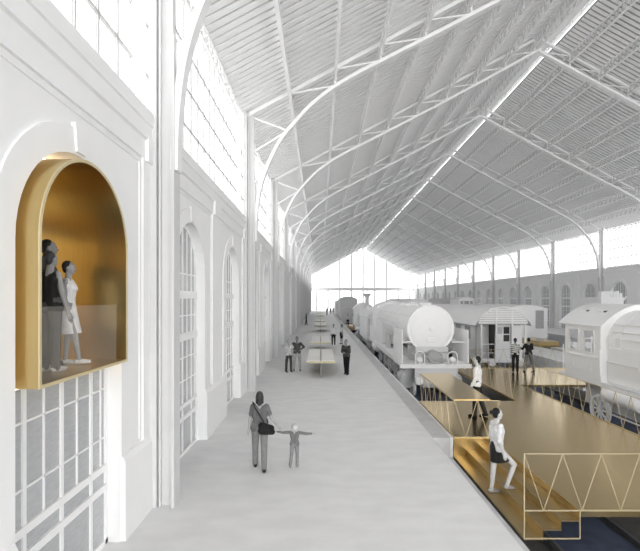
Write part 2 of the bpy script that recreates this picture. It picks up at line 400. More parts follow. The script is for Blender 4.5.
def make_truss():
    t = thing('roof_truss', '', 'roof truss', (0,0,0))
    for s in (0, 1):
        F = (lambda x: x) if s == 0 else mx
        def X(a, c): return sorted((F(a), F(c)))
        b = MB(); x = X(-3.04,-2.90); b.box(x[0],x[1],-.16,.16,0,11.15); x = X(-2.90,-2.64); b.box(x[0],x[1],-.06,.06,0,11.15)
        x = X(-2.64,-2.585); b.box(x[0],x[1],-.17,.17,0,8.4); x = X(-2.86,-2.83); b.box(x[0],x[1],-.15,.15,0,11.15)
        x = X(-3.06,-2.56)
        b.build('column','column',t)
        ribbon([(F(a), z) for a, z in CHS], .26, .13).build('curved_chord','steel',t)
        ribbon([(F(-2.95), 11.03),(F(13.45), zroof(13.45)-.17)], .18, .14).build('top_chord','steel',t)
        pl = [p for p in CHS if p[1] <= 8.7]
        poly = [(F(-2.64), 6.0)]+[(F(a), z) for a, z in pl]+[(F(-2.36),8.42),(F(-2.64), 8.3)]
        MB().prism(poly, -.03, .03).build('haunch_plate','steel',t)
        nx = -1.29; nz = zchord(nx)
        MB().bar((F(-2.75),0,11.0),(F(nx),0,nz),.08,.06).build('brace','steel',t)
        MB().bar((F(-2.75),0,9.55),(F(nx),0,nz),.08,.06).build('brace','steel',t)
        MB().bar((F(-2.75),0,9.55),(F(-2.15),0,8.95),.08,.06).build('brace','steel',t)
        prev = -2.95
        for k, px in enumerate(PUR):
            if k: 
                MB().bar((F(px),0,zchord(px)),(F(px),0,zroof(px)-.17),.07,.07).build('strut','steel',t)
                MB().bar((F(px),0,zchord(px)+.04),(F(prev),0,zroof(prev)-.2),.06,.06).build('brace','steel',t)
            prev = px
    return t
TR = make_truss()
first = True
for k in range(4, len(YC)):
    t = TR if k == 4 else copy_tree(TR)
    t.location = (0, YC[k], 0); t['group'] = 'arched roof trusses of the hall'
    t['label'] = 'arched steel roof truss on two grey columns, %s from the camera' % ORD[k-4]
# purlins
def purlin(x, k, side):
    F = (lambda a: a) if side == 0 else mx
    X = F(x); zt = zroof(x)-.06; zb = zt-.62
    t = thing('purlin', 'long %s purlin under the %s roof slope, %s up from the eaves' % ('plain steel' if k == 0 else 'lattice steel', 'left' if side == 0 else 'right', ORD[k]), 'purlin', (X, RY0, 0), 'purlins of the %s roof slope' % ('left' if side == 0 else 'right'))
    L = YFAR-RY0-.2
    if k == 0 and side == 0:
        MB().box(-.06,.06,0,L,zt-.30,zt-.02).build('beam','steel',t); return
    MB().box(-.05,.05,0,L,zt-.08,zt-.01).build('upper_bar','steel',t); MB().box(-.045,.045,0,L,zb,zb+.06).build('lower_bar','steel',t)
    b = MB(); y = 0; s = .62; i = 0
    while y+s < L:
        b.bar((0,y,zt-.04),(0,y+s*.55,zb+.03),.045,.05) ; b.bar((0,y+s*.55,zb+.03),(0,y+s*.6,zt-.04),.04,.05); y += s
    b.build('lattice','column',t)  # grey paint stands in for the shaded side of the lattice
for side in (0, 1):
    for k, x in enumerate(PUR): purlin(x, k, side)
# eaves lattice beams
for side in (0, 1):
    X = -3.12 if side == 0 else mx(-3.12)
    t = thing('eaves_beam', 'thin lattice beam along the top of the %s wall glazing' % ('left' if side == 0 else 'right'), 'beam', (X, RY0, 0)); L = YFAR-RY0
    MB().box(-.03,.03,0,L,11.08,11.14).build('upper_bar','steel',t); MB().box(-.03,.03,0,L,10.62,10.67).build('lower_bar','steel',t)
    b = MB(); y = 0
    while y+.6 < L: b.bar((0,y,11.1),(0,y+.3,10.65),.03,.03); b.bar((0,y+.3,10.65),(0,y+.6,11.1),.03,.03); y += .6
    b.build('lattice','steel',t)

# far gable
b = MB(); b.box(-3.6, 30.7, YFAR, YFAR+.5, -1.4, 0.0); b.box(-3.6,30.7,YFAR-.3,YFAR+.1,6.35,7.35)
b.build('wall_far','column',kind='structure')
w = structure('window_121', (0, YFAR, 0)); b = MB()
for i in range(10):
    x = -1.3+3.86*i if False else 2.6+3.75*i - 3.75
    if x > 30: break
    b.box(x-.22,x+.22,-.1,.1,0,min(zroof(x), zroof(mx(x)))-.1)
b.build('mullion','column',w)
b = MB(); b.add([(-3.5,0,0),(30.6,0,0),(30.6,0,11),(13.55,0,20.1),(-3.5,0,11)],[(0,1,2,3,4)]); b.add([(-3.5,.012,0),(30.6,.012,0),(30.6,.012,11),(13.55,.012,20.1),(-3.5,.012,11)],[(0,1,2,3,4)]); b.build('pane','glass',w)
d = structure('door_1', (1.0, YFAR-.15, 0)); b = MB(); b.shell([(-1.1,0)]+[(1.1*-math.cos(PI*k/12),3.9+1.1*math.sin(PI*k/12)) for k in range(13)]+[(1.1,0)], [(-.98,0)]+[(.98*-math.cos(PI*k/12),3.9+.98*math.sin(PI*k/12)) for k in range(13)]+[(.98,0)], -.08, .08); b.box(-.04,.04,-.05,.05,0,4.9); b.build('door_frame','clay_pale',d)

# ------------------------------------------------------------------ gold box in the first arch
gb = thing('viewing_box', 'gold lined arched viewing box pushed out through the first archway', 'viewing box', (-2.84, 5.555, 2.79))
R = 1.035; zs = 1.56
def tun(r, z0, n=28): return [(-r, z0)]+[(-r*math.cos(PI*k/n), zs+r*math.sin(PI*k/n)) for k in range(n+1)]+[(r, z0)]
def closed(r, z0, n=28): return tun(r, z0, n)+[(-r, z0)]
b = MB(); b.shell(closed(R, 0), closed(R-.03, .03), -3.2, 0, axis='x'); b.build('lining', 'goldbox', gb, smooth=30)
b = MB(); b.shell(closed(R+.004, -.004), closed(R-.034, .034), 0.0, .012, axis='x'); b.build('front_rim','goldedge',gb)
b = MB(); b.box(-3.2,-3.15,-R+.03,R-.03,.03,.55); b.prism([(-R+.03,1.56),(-R+.03,zs)]+[(-(R-.03)*math.cos(PI*k/28), zs+(R-.03)*math.sin(PI*k/28)) for k in range(29)]+[(R-.03,1.56)], -3.2, -3.15, axis='x'); b.build('back_panel','goldbox',gb)
MB().box(-3.18,-3.17,-R+.03,R-.03,.55,1.56).build('added_light_pane','glass',gb)  # unseen glazed opening added so sky light brightens the box interior
b = MB(); b.box(-.055,-.04,-R+.03,.78,.03,.83); b.build('glass_guard','guard',gb)

# ------------------------------------------------------------------ gold deck, steps, rails
def zig(b, p, q, zt, pitch=.654, w=.012, start_top=True, zb=0):
    """V-shaped balusters between p and q (x,y), plus rails"""
    P = Vector((p[0],p[1],0)); Q = Vector((q[0],q[1],0)); L = (Q-P).length; d = (Q-P)/L
    n = max(1, round(L/(pitch/2))); st = L/n; pts = []
    for i in range(n+1):
        top = (i%2 == 0) == start_top; pts.append(P+d*st*i+Vector((0,0,zt if top else zb+.01)))
    for a, c in zip(pts, pts[1:]): b.bar(a, c, w, w)
    return b
deck = thing('walkway_deck', 'brushed gold walkway deck built across the sunken tracks', 'deck')
ZD = -.10
b = MB(); b.box(4.53,8.66,7.81,11.93,ZD,0); b.box(3.57,8.66,11.93,16.25,ZD,0); b.box(7.1,8.66,16.25,19.3,ZD,0); b.box(7.1,14.2,19.3,24.1,ZD,0)
b.build('deck_plate','gold',deck)
st = thing('deck_steps', 'three gold steps running down along the left edge of the walkway deck', 'steps')
xs = [3.56,3.89,4.21,4.53]; zz = [-.475,-.312,-.155,0]
for i in range(3):
    b = MB(); b.box(xs[i], xs[i+1], 7.81, 11.92, zz[i]-.03, zz[i]); b.box(xs[i+1]-.012, xs[i+1]-.001, 7.81, 11.92, zz[i]-.0, zz[i+1]-.03 if i<2 else ZD+.0)
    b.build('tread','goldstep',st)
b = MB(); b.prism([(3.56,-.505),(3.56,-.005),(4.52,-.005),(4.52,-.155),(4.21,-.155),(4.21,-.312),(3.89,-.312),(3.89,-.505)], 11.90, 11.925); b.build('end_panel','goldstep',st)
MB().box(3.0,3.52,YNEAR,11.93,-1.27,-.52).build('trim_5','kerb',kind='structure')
def rail_thing(label, segs, zt=1.0, frames=()):
    t = thing('railing', label, 'railing', (segs[0][0][0], segs[0][0][1], 0)); o = Vector(t.location)
    for i, (p, q) in enumerate(segs):
        p_ = (p[0]-o.x, p[1]-o.y); q_ = (q[0]-o.x, q[1]-o.y)
        b = MB(); zig(b, p_, q_, zt); b.build('balusters','brass',t)
        MB().bar((*p_,zt),(*q_,zt),.013,.013).build('top_rail','brass',t)
        MB().bar((*p_,.012),(*q_,.012),.02,.02).build('bottom_rail','brass',t)
    return t
fr = rail_thing('front gold railing of open triangles above the near edge of the deck', [((3.56,7.81),(8.6,7.81))])
b = MB(); b.bar((0,0,1.0),(0,0,-.475),.018); b.bar((.97,0,0),(.97,0,-.475),.018); b.bar((0,0,-.475),(.97,0,-.475),.02); b.build('step_frame','brass',fr)
rail_thing('gold railing under the raised panel, facing the camera', [((3.59,11.97),(4.80,11.97))], zt=.985)
rail_thing('gold railing along the platform kerb beside the raised panel', [((3.59,16.1),(3.59,12.06))], zt=.985)
rail_thing('gold railing along the right side of the pit in front of the locomotive', [((7.14,16.3),(7.14,21.6))])
rail_thing('gold railing along the right edge of the deck by the right-hand locomotive', [((8.63,7.9),(8.63,19.25))])
rail_thing('gold railing across the back of the deck in front of the carriage', [((7.2,24.0),(14.1,24.0))])
rp = thing('raised_panel', 'raised brown-gold flat panel standing over the railings beside the locomotive front', 'panel', (3.57,11.93,1.0))
b = MB(); b.prism([(0,0),(.97,0),(1.10,4.2),(.02,4.2)], 0, .03, axis='z'); b.build('panel_sheet','gold',rp)
# deck posts
for i, (x, y) in enumerate(((5.2,12.6),(7.9,9.0),(7.9,18.5),(13.5,21.5))):
    tag(MB().tube([(x,y,-1.27),(x,y,ZD)], .06, 12).build('deck_post','kerb'), 'grey steel post under the gold deck', 'post', 'posts hidden under the deck')
# far gold decks
for i, (x0,x1,y0,y1,lab) in enumerate(((3.58,5.1,60,66,'far tan and gold walkway bridging the first track, nearest the tables'),(3.58,4.8,96,102,'farthest small tan walkway at the kerb beside the white wagons'),(16.9,18.4,34.5,38.5,'low brown gold platform block behind the boxcar on the right'))):
    t = thing('walkway_deck', lab, 'deck', ((x0+x1)/2, y0, 0)); h = (x1-x0)/2
    if i < 2:
        b = MB(); b.box(-h,h,0,y1-y0,-.06,0.02); b.build('deck_plate','gold',t)
        b = MB(); b.prism([(-h,-.06)]+[(-h*math.cos(PI*k/12), -.06-.45*math.sin(PI*k/12)) for k in range(1,12)]+[(h,-.06)], .0, y1-y0); b.build('hull','tan',t)
        b = MB(); b.prism([(-h*.6,-.5)]+[(-h*.6*math.cos(PI*k/12), -.5-.35*math.sin(PI*k/12)) for k in range(1,12)]+[(h*.6,-.5)], .02, y1-y0-.1); b.build('keel','dark',t)
    else:
        MB().box(-h,h,0,y1-y0,0.0,.42).build('deck_plate','gold',t)

# ------------------------------------------------------------------ display tables
def make_table():
    t = thing('display_table', '', 'display table')
    L = 4.9; b = MB(); b.box(-.69,.69,0,L,.69,.78); b.build('table_top','olive',t)
    for s in (-1,1):
        x0, x1 = sorted((s*.035, s*.67)); MB().box(x0,x1,.03,L-.03,.78,.81).build('display_sheet','paper',t)
    MB().box(-.015,.015,.02,L-.02,0.02,.84).build('support_fin','clay_grey',t)
    MB().box(-.03,.03,.0,L,0,.02).build('base_plate','clay_grey',t)
    return t
T0 = make_table()
tl = ['long white-topped display table with gold edge, nearest the camera','white-topped display table with gold edge, second from the camera','white display table, third along the platform','fourth white display table, just behind the third one','fifth white display table along the platform','farthest white display table near the glass end wall']
for i, y in enumerate((21.0, 30.0, 49.5, 59.5, 79, 95)):
    t = T0 if i == 0 else copy_tree(T0); t.location = (.04,y,0); t['label'] = tl[i]; t['group'] = 'display tables along the platform'

# ------------------------------------------------------------------ locomotives
def wheel(t, x, y, r, s, name='driving_wheel', spokes=12, zc=None):
    """wheel with rim, hub, spokes; axis along x; s = outward side"""
    zc = -1.1+r if zc is None else zc
    b = MB()
    def ring(ro, ri, x0, x1):
        n = 32; vs = []; fs = []
        for (rr, xx) in ((ro,x0),(ro,x1),(ri,x1),(ri,x0)):
            for k in range(n): vs.append((x+xx, y+rr*math.cos(2*PI*k/n), zc+rr*math.sin(2*PI*k/n)))
        for i in range(4):
            for k in range(n): fs.append((i*n+k, i*n+(k+1)%n, ((i+1)%4)*n+(k+1)%n, ((i+1)%4)*n+k))
        b.add(vs, fs)
    ring(r, r*.84, -.06, .06); ring(r+.03, r*.9, -s*.06, -s*.085)
    b.lathe([(r*.22,-.07),(r*.22,.07),(r*.12,.09)], (x,y,zc), axis='x', n=20)
    for k in range(spokes):
        a = 2*PI*k/spokes; c, d = math.cos(a), math.sin(a); b.bar((x,y+c*r*.18,zc+d*r*.18),(x,y+c*r*.86,zc+d*r*.86), .05, .06, up=(1,0,0))
    a = 2.2; b.prism([(y+r*.84*math.cos(a+q), zc+r*.84*math.sin(a+q)) for q in (-.5,-.25,0,.25,.5)], x-.03, x+.03, axis='x')
    return b.build(name, 'clay', t, smooth=35)
def locomotive(label, xc, yf, stack=.22, length=13.0, cabgap=True, zc=2.22, rb=1.0, deflect=True, zfloor=.50, front='door', wheels=None, tank=None, cabroof=None, eave=2.75, m='clay', hw=1.47, group=None):
    t = thing('steam_locomotive', label, 'locomotive', (xc, yf, 0), group)
    ys = 1.0; yb = length           # smokebox front, cab front wall
    n = 40
    MB().lathe([(rb*1.03,ys+.06),(rb*1.03,ys+2.2)], (0,0,zc), n=n).build('smokebox', m, t, smooth=35)
    b = MB(); b.lathe([(rb,ys+2.2),(rb*1.01,yb)], (0,0,zc), n=n)
    y = ys+2.2
    while y < yb: b.lathe([(rb*1.018,y),(rb*1.018,y+.07)], (0,0,zc), n=n); y += 1.35
    b.build('boiler', m, t, smooth=35)
    # front door
    b = MB(); b.lathe([(.02,ys-.12),(rb*.35,ys-.115),(rb*.7,ys-.06),(rb*.93,ys+.0),(rb*.99,ys+.07)], (0,0,zc), n=n); b.lathe([(rb*1.06,ys+.03),(rb*1.06,ys+.10)], (0,0,zc), n=n)
    d = b.build('smokebox_door', m, t, smooth=35)
    b = MB(); b.lathe([(.10,ys-.17),(.13,ys-.14),(.13,ys-.10)], (0,0,zc), n=20); b.lathe([(.05,ys-.24),(.05,ys-.14)], (0,0,zc), n=12); b.build('door_handle', m, d, smooth=35)
    b = MB(); b.box(-.26,.26,ys-.15,ys-.07,zc-.66,zc-.42,ch=.02); b.build('number_plate', m, d)
    b = MB()
    for k in range(12):
        a = 2*PI*k/12+.2; b.ball((rb*.99*math.cos(a), ys-.0, zc+rb*.99*math.sin(a)), .035, n=8, m=6)
    b.build('door_clamps', m, d)
    MB().lathe([(.30,zc+rb*.93),(.27,zc+rb*1.0+stack*.6),(.27,zc+rb*1.0+stack),(.33,zc+rb*1.0+stack+.04),(.33,zc+rb*1.0+stack+.08),(.22,zc+rb*1.0+stack+.09)], (0,ys+1.1,0), axis='z', n=24).build('chimney', m, t, smooth=35)
    MB().lathe([(.42,zc+rb*.88),(.40,zc+rb+.06),(.30,zc+rb+.14),(.1,zc+rb+.19)], (0,ys+4.6,0), axis='z', n=24).build('steam_dome', m, t, smooth=35)
    MB().lathe([(.36,zc+rb*.88),(.34,zc+rb+.05),(.22,zc+rb+.11),(.1,zc+rb+.15)], (0,ys+7.2,0), axis='z', n=24).build('sand_dome', m, t, smooth=35)
    # frame and running boards
    b = MB(); b.box(-.55,.55,.4,yb+2.4,-.55,.35); b.box(-.8,.8,ys-.2,ys+1.8,.2,1.35); b.build('main_frame', 'clay_pale' if m == 'clay' else m, t)
    for s in (-1, 1):
        x0, x1 = sorted((s*.75, s*hw)); b = MB(); b.box(x0,x1,.2,yb,zfloor,zfloor+.05); x0, x1 = sorted((s*(hw-.03), s*(hw+.01))); b.box(x0,x1,.2,yb,zfloor-.14,zfloor+.05); b.build('running_board', m, t)
    # buffer beam
    b = MB(); b.box(-1.7,1.7,0,.14,zfloor-.07,zfloor+.12,ch=.01); b.prism([(-1.68,.10),(1.68,.10),(1.5,ys+.5),(-1.5,ys+.5)], zfloor+.08, zfloor+.12, axis='z'); b.build('buffer_beam', m, t)
    for s in (-1, 1):
        b = MB(); b.lathe([(.12,-.3),(.12,.02)], (s*.87,0,-.12), n=16); b.lathe([(.16,-.38),(.18,-.34),(.16,-.3)], (s*.87,0,-.12), n=20); b.build('buffer', m, t, smooth=35)
        lx = s*.77; lz = zfloor+.33
        h = MB(); h.lathe([(.03,-.16),(.10,-.13),(.145,-.05),(.15,.02),(.12,.1),(.04,.14)], (lx,.02,lz), n=20); h.box(lx-.03,lx+.03,-.01,.05,zfloor+.1,lz-.1); hh = h.build('headlight', m, t, smooth=35)
        pts = [(lx-.22,-.03,zfloor-.02)]+[(lx-.22*math.cos(PI*k/10), -.03, lz+.20+.2*math.sin(PI*k/10)) for k in range(11)]+[(lx+.22,-.03,zfloor-.02)]
        MB().tube(pts, .022, 8).build('lamp_guard', m, hh)
    b = MB(); b.box(-1.0,1.0,-.0,.12,-.35,zfloor-.07); b.tube([(-.3,.0,.2),(-.1,-.12,0),(.2,-.1,-.1)], .04, 8); b.box(-.06,.06,-.25,0,-.2,-.05); b.build('coupling_plate', 'clay_pale', t)
    b = MB(); b.box(-1.0,1.0,ys-.25,ys-.1,zfloor+.55,zfloor+.62); b.box(-.45,.45,.5,ys,zfloor+.12,zfloor+.5)
    b.lathe([(.28,.35),(.32,.45),(.32,ys)], (0,0,zfloor+.42), n=20); b.tube([(-.5,.4,zfloor+.5),(0,.3,zfloor+.3),(.5,.35,zfloor+.25)], .05, 8)
    b.build('front_saddle', 'clay_grey', t, smooth=35)
    if deflect:
        for s in (-1, 1):
            b = MB(); X = s*1.56; b.prism([(.12,zfloor+.02),(2.6,zfloor+.02),(2.7,zfloor+1.2),(2.35,zfloor+1.72),(.16,zfloor+1.72)], X-.02, X+.02, axis='x'); df = b.build('smoke_deflector', m, t)
            b = MB(); b.bar((s*1.0,.9,zfloor+1.1),(X,.6,zfloor+1.1),.06,.06); b.bar((s*1.0,2.1,zfloor+1.1),(X,2.1,zfloor+1.1),.06,.06); b.build('bracket', m, df)
    # cylinders and motion
    for s in (-1, 1):
        b = MB(); b.lathe([(.30,.9),(.38,.93),(.38,2.0),(.30,2.03)], (s*1.15,0,-.30), n=24); b.lathe([(.2,.8),(.22,2.1)], (s*1.1,0,.18), n=20); b.box(min(s*.5,s*1.1),max(s*.5,s*1.1),1.0,1.9,-.5,.3); b.build('cylinder', 'clay_pale', t, smooth=35)
    W = wheels or [(1.3,.46,0),(4.0,.72,1),(6.2,.72,1),(8.5,.72,1),(10.6,.72,1),(13.2,.5,0)]
    for s in (-1, 1):
        for (y, r, dr) in W: wheel(t, s*.84, y, r, s, 'driving_wheel' if dr else 'carrying_wheel', 14 if dr else 10)
        D = [w for w in W if w[2]]
        b = MB(); b.bar((s*.96,D[0][0],-.62),(s*.96,D[-1][0],-.62),.05,.12); 
        for w in D: b.lathe([(.10,-.03*1),(.10,.06)], (s*.96,w[0],-.62), axis='x', n=14)
        b.bar((s*1.03,2.2,-.30),(s*1.03,D[1][0],-.62),.05,.10); b.bar((s*1.05,2.3,.05),(s*1.05,D[0][0]+.6,.12),.05,.07); b.bar((s*1.05,D[0][0]+.6,.12),(s*1.05,D[1][0],-.5),.05,.07)
        b.box(min(s*.95,s*1.12),max(s*.95,s*1.12),D[0][0]+.3,D[0][0]+.7,-.2,.48)
        b.build('connecting_rods', 'clay_pale', t)
        b = MB()
        for k, w in enumerate(D[:-1]):
            yy = (w[0]+D[k+1][0])/2; b.box(min(s*.5,s*.8),max(s*.5,s*.8),yy-.08,yy+.08,-1.0,-.1); b.bar((s*.9,yy,.45),(s*.9,yy,-.9),.05,.05)
        b.build('brake_hangers', 'clay_pale', t)
    if tank:
        for s in (-1, 1):
            y0, y1, r, z = tank; b = MB(); b.lathe([(.05,y0-.10),(r*.7,y0-.07),(r,y0+.02),(r,y1-.02),(r*.7,y1+.07),(.05,y1+.10)], (s*(hw-.18),0,z), n=28)
            for yy in (y0+.35, y1-.35): b.lathe([(r*1.03,yy),(r*1.03,yy+.06)], (s*(hw-.18),0,z), n=28)
            b.build('air_tank', m, t, smooth=35)
            b = MB(); b.tube([(s*1.2,y0-.3,z-.3),(s*1.2,y0-.3,z-.6),(s*1.1,y0+.2,z-.75),(s*1.1,y1,z-.75)], .03, 8); b.tube([(s*1.2,y0-.9,z-.2),(s*1.2,y0-1.1,z-.75),(s*1.2,y0-.4,z-.75)], .025, 8); b.build('brake_pipe', m, t)
    # cab
    cl = 2.35; c0, c1 = yb, yb+cl; hwc = hw
    zb_ = zfloor+.1 if not tank else zfloor
    def arc(hw_, z_e, z_p, n=16): return [(-hw_+2*hw_*k/n, z_e+(z_p-z_e)*(1-((-1+2*k/n)**2))) for k in range(n+1)]
    zp = eave+.72
    cab = MB(); 
    for s in (-1, 1):
        x0, x1 = sorted((s*hwc, s*(hwc-.05)))
        wz0, wz1 = eave-1.05, eave-.22
        cab.box(x0,x1,c0,c1,zb_,wz0); cab.box(x0,x1,c0,c1,wz1,eave)
        for (a, e) in ((c0,c0+.38),(c0+1.05,c0+1.35),(c0+2.02,c1)): cab.box(x0,x1,a,e,wz0,wz1)
        xo = s*(hwc+.012)
        for (a, e) in ((c0+.38,c0+1.05),(c0+1.35,c0+2.02)):
            for (p, q) in (((a,wz0),(e,wz0)),((e,wz0),(e,wz1)),((e,wz1),(a,wz1)),((a,wz1),(a,wz0))): cab.bar((xo,p[0],p[1]),(xo,q[0],q[1]),.03,.04)
        cab.bar((xo,c0+.2,wz0-.18),(xo,c1-.2,wz0-.18),.05,.05)
        q = [(c0+.55,1.45),(c0+1.75,1.45),(c0+1.75,1.0),(c0+.55,1.0)]
        for p, e in zip(q, q[1:]+q[:1]): cab.bar((xo,*p),(xo,*e),.012,.02)
    ar = arc(hwc, eave, zp)
    cab.prism([(-hwc+.052,zb_)]+[(a*(hwc-.052)/hwc, z) for a, z in ar]+[(hwc-.052,zb_)], c0+.003, c0+.05)
    cab.box(-hwc,hwc,c0,c1+.5,zb_-.08,zb_)
    cb = cab.build('cab', m, t)
    ro = arc(hwc+.09, eave-.02, zp+.05, 20); ri = arc(hwc+.09, eave-.06, zp+.0, 20)
    rf = MB().shell(ro, ri, c0-.16, c1+.35).build('cab_roof', m, t, smooth=40)
    if cabroof:
        b = MB()
        for s in (-1,1):
            for yy in (c0+.5, c0+1.6):
                zz_ = eave+.49; b.box(min(s*.75,s*1.02),max(s*.75,s*1.02),yy,yy+.30,zz_-.04,zz_+.045)
        b.build('roof_vent', m, rf)
        b = MB()
        for s in (-1,1):
            for yy in (c0+.49, c0+1.59):
                zz_ = eave+.49; b.box(min(s*.80,s*1.0),max(s*.80,s*1.0),yy-.006,yy+.01,zz_-.03,zz_+.035)
        b.build('vent_slot', 'dark', rf)
    b = MB(); b.tube([(-hwc-.05,c0-.04,zb_+.3),(-hwc-.05,c0-.04,eave-.9)], .025, 8); b.tube([(-hwc-.05,c1+.04,zb_+.2),(-hwc-.05,c1+.04,eave-.9)], .025, 8); b.build('handrail', m, cb)
    b = MB(); b.box(-1.05,1.05,c0+.06,c0+.7,zb_,2.3); b.box(-.9,-.3,c0+.72,c0+1.1,1.3,1.9); b.lathe([(.2,c0+.7),(.2,c0+.95)], (.1,0,1.5), n=14); b.build('backhead', 'clay_grey', t)
    # pipes on the boiler flank
    b = MB()
    for s in (-1, 1):
        for (a0, ya, yb2) in ((.15,ys+2.4,yb-.5),(.35,ys+4.0,yb-.15),(-.1,ys+3.0,yb-.9)):
            pts = []
            rr = rb*1.04
            pts.append((s*rr*math.cos(a0), ya, zc+rr*math.sin(a0)))
            pts.append((s*rr*math.cos(a0), yb2, zc+rr*math.sin(a0)))
            for q in range(1,7): a = a0-q*.1; pts.append((s*rr*math.cos(a), yb2+.12*math.sin(q*.4), zc+rr*math.sin(a)))
            b.tube(pts, .022, 6)
        b.tube([(s*rb*1.1*math.cos(.55),ys+.3,zc+rb*1.1*math.sin(.55)),(s*rb*1.1*math.cos(.55),yb-.2,zc+rb*1.1*math.sin(.55))], .02, 6)
        b.tube([(s*(hw-.1),yb-1.9,zfloor+.05),(s*(hw-.1),yb-1.9,zfloor+.75),(s*(hw-.1),yb-1.8,zfloor+.85),(s*(hw-.1),yb-.2,zfloor+.85)], .022, 6)
    b.build('boiler_pipes', m, t)
    MB().box(-1.15,-.95,ys+6.5,ys+7.4,zfloor+.05,1.5,ch=.03).build('feed_pump', 'clay_pale', t)
    MB().box(-1.22,1.22,yb-2.6,yb,zfloor+.05,zc-.1,ch=.08).build('firebox', m, t)
    return t
locomotive('big white steam locomotive facing the camera beside the platform', 5.47, 21.1, stack=.08, length=12.9, tank=(11.0,12.6,.32,.22), zfloor=.50, rb=1.10, zc=2.24, hw=1.47)
locomotive('large white steam locomotive at the right edge, cut off by the frame', 11.58, 4.2, length=12.0, tank=(10.1,11.9,.29,.30), cabroof=True, zfloor=.62, rb=1.17, zc=2.12, hw=1.43, eave=2.74, wheels=[(1.3,.46,0),(3.6,.62,1),(5.4,.62,1),(7.2,.62,1),(9.0,.62,1),(13.0,.56,0)])

def coach_wheels(t, ys, s_=1, r=.46):
    for y in ys:
        for s in (-1, 1): wheel(t, s*.84, y, r, s, 'wheel', 10)
# tender of the first locomotive
t = thing('tender', 'white tender with a dark plate for the shaded cab gap behind the big locomotive', 'tender', (5.47, 37.6, 0))
b = MB(); b.box(-1.5,1.5,.2,7.4,.15,2.1,ch=.04); b.build('tank_body','clay',t)
b = MB(); b.prism([(-1.5,2.1),(-1.1,2.75),(1.1,2.75),(1.5,2.1)], .25, .35); b.prism([(-1.5,2.1),(-1.1,2.75),(1.1,2.75),(1.5,2.1)], 7.2, 7.3); b.box(-1.2,-1.15,.3,7.3,2.1,2.8); b.box(1.15,1.2,.3,7.3,2.1,2.8); b.build('coal_bunker','clay',t)
MB().box(-1.35,1.35,.15,.19,.6,2.05).build('cab_gap_shade','dark',t); MB().box(-1.2,1.2,.3,7.3,-.4,.15).build('underframe','clay_pale',t)  # dark plate painted in for shade in the gap behind the cab
coach_wheels(t, (1.3,3.0,4.8,6.5))

# carriage with verandah
t = thing('railway_carriage', 'white boarded carriage with arched roof and open end platform', 'carriage', (11.58, 28.3, 0))
HW = 1.42
def arcr(hw, ze, zp, n=24): return [(-hw+2*hw*k/n, ze+(zp-ze)*math.sqrt(max(0,1-((-1+2*k/n)**2)*.98))-(zp-ze)*.14*(1-0)) for k in range(n+1)]
def arco(hw, ze, zp, n=24):
    # circular segment
    h = zp-ze; R_ = (hw*hw+h*h)/(2*h); zc = zp-R_; a = math.asin(min(1,hw/R_))
    return [(R_*math.sin(-a+2*a*k/n), zc+R_*math.cos(-a+2*a*k/n)) for k in range(n+1)]
MB().shell(arco(1.82,2.02,3.22), arco(1.78,2.0,3.15), -.05, 22).build('roof','clay',t,smooth=40)
b = MB(); b.prism([(-1.6,2.08)]+arco(1.6,2.1,3.12)[1:-1]+[(1.6,2.08)], .02, .07); b.build('gable_backing','clay_grey',t); b = MB()
for i in range(7):
    z = 2.14+.14*i; w = 1.6*math.sqrt(max(0.05,1-((z-2.06)/1.12)**2)); b.box(-w+.02,w-.02,-.02,.03,z,z+.112)
b.build('boarded_gable','clay',t)
b = MB()
for x in (-.45,.56): b.box(x-.05,x+.05,-.06,.02,-.1,3.02)
for x in (-1.38,1.40): b.box(x-.05,x+.05,-.02,.06,-.1,2.1)
b.build('end_posts','clay',t)
b = MB()
for i in range(15):
    z = -.08+.145*i; b.box(-HW,HW,.80,.87,z,z+.115)
b.build('end_wall','clay_pale',t)
b = MB(); b.box(-HW,HW,.87,.95,-.1,2.6); b.build('bulkhead','clay_pale',t)
d = MB(); d.box(-.42,.53,.2,.26,-.1,1.0); d.box(-.42,.53,.2,.26,1.92,2.1); d.box(-.42,-.36,.2,.26,1,1.92); d.box(.47,.53,.2,.26,1,1.92); d.box(.03,.09,.19,.27,1,1.92); d.box(-.42,.53,.2,.26,1.42,1.48)
do = d.build('end_door','clay',t)
MB().box(-.36,.03,.22,.24,1.48,1.92).build('window_pane','pane_grey',do); MB().box(.09,.47,.22,.24,1.48,1.92).build('window_pane','dark',do); MB().box(-.36,.03,.22,.24,1.0,1.42).build('window_pane','paper',do); MB().box(.09,.47,.22,.24,1.0,1.42).build('window_pane','dark',do)
MB().box(-.62,-.46,.3,.8,-.1,2.1).build('gap_shade','dark',t)  # dark block stands in for shade in the open gap by the door
MB().box(.70,1.28,.2,.25,-.1,2.0).build('side_panel','clay',t)
for s in (-1, 1):
    b = MB()
    for i in range(15):
        z = -.08+.143*i; b.box(min(s*HW,s*(HW-.05)),max(s*HW,s*(HW-.05)),.87,21.8,z,z+.125)
    b.box(min(s*(HW-.02),s*(HW-.06)),max(s*(HW-.02),s*(HW-.06)),.87,21.8,-.1,2.1)
    sw = b.build('side_wall','clay',t)
    for i in range(10):
        MB().box(min(s*(HW-.01),s*(HW+.012)),max(s*(HW-.01),s*(HW+.012)),2+2*i,3.1+2*i,1.0,1.85).build('window_pane','pane_grey',sw)
b = MB(); b.box(-1.5,1.5,0,22,-.32,-.1); b.build('floor_frame','clay',t)
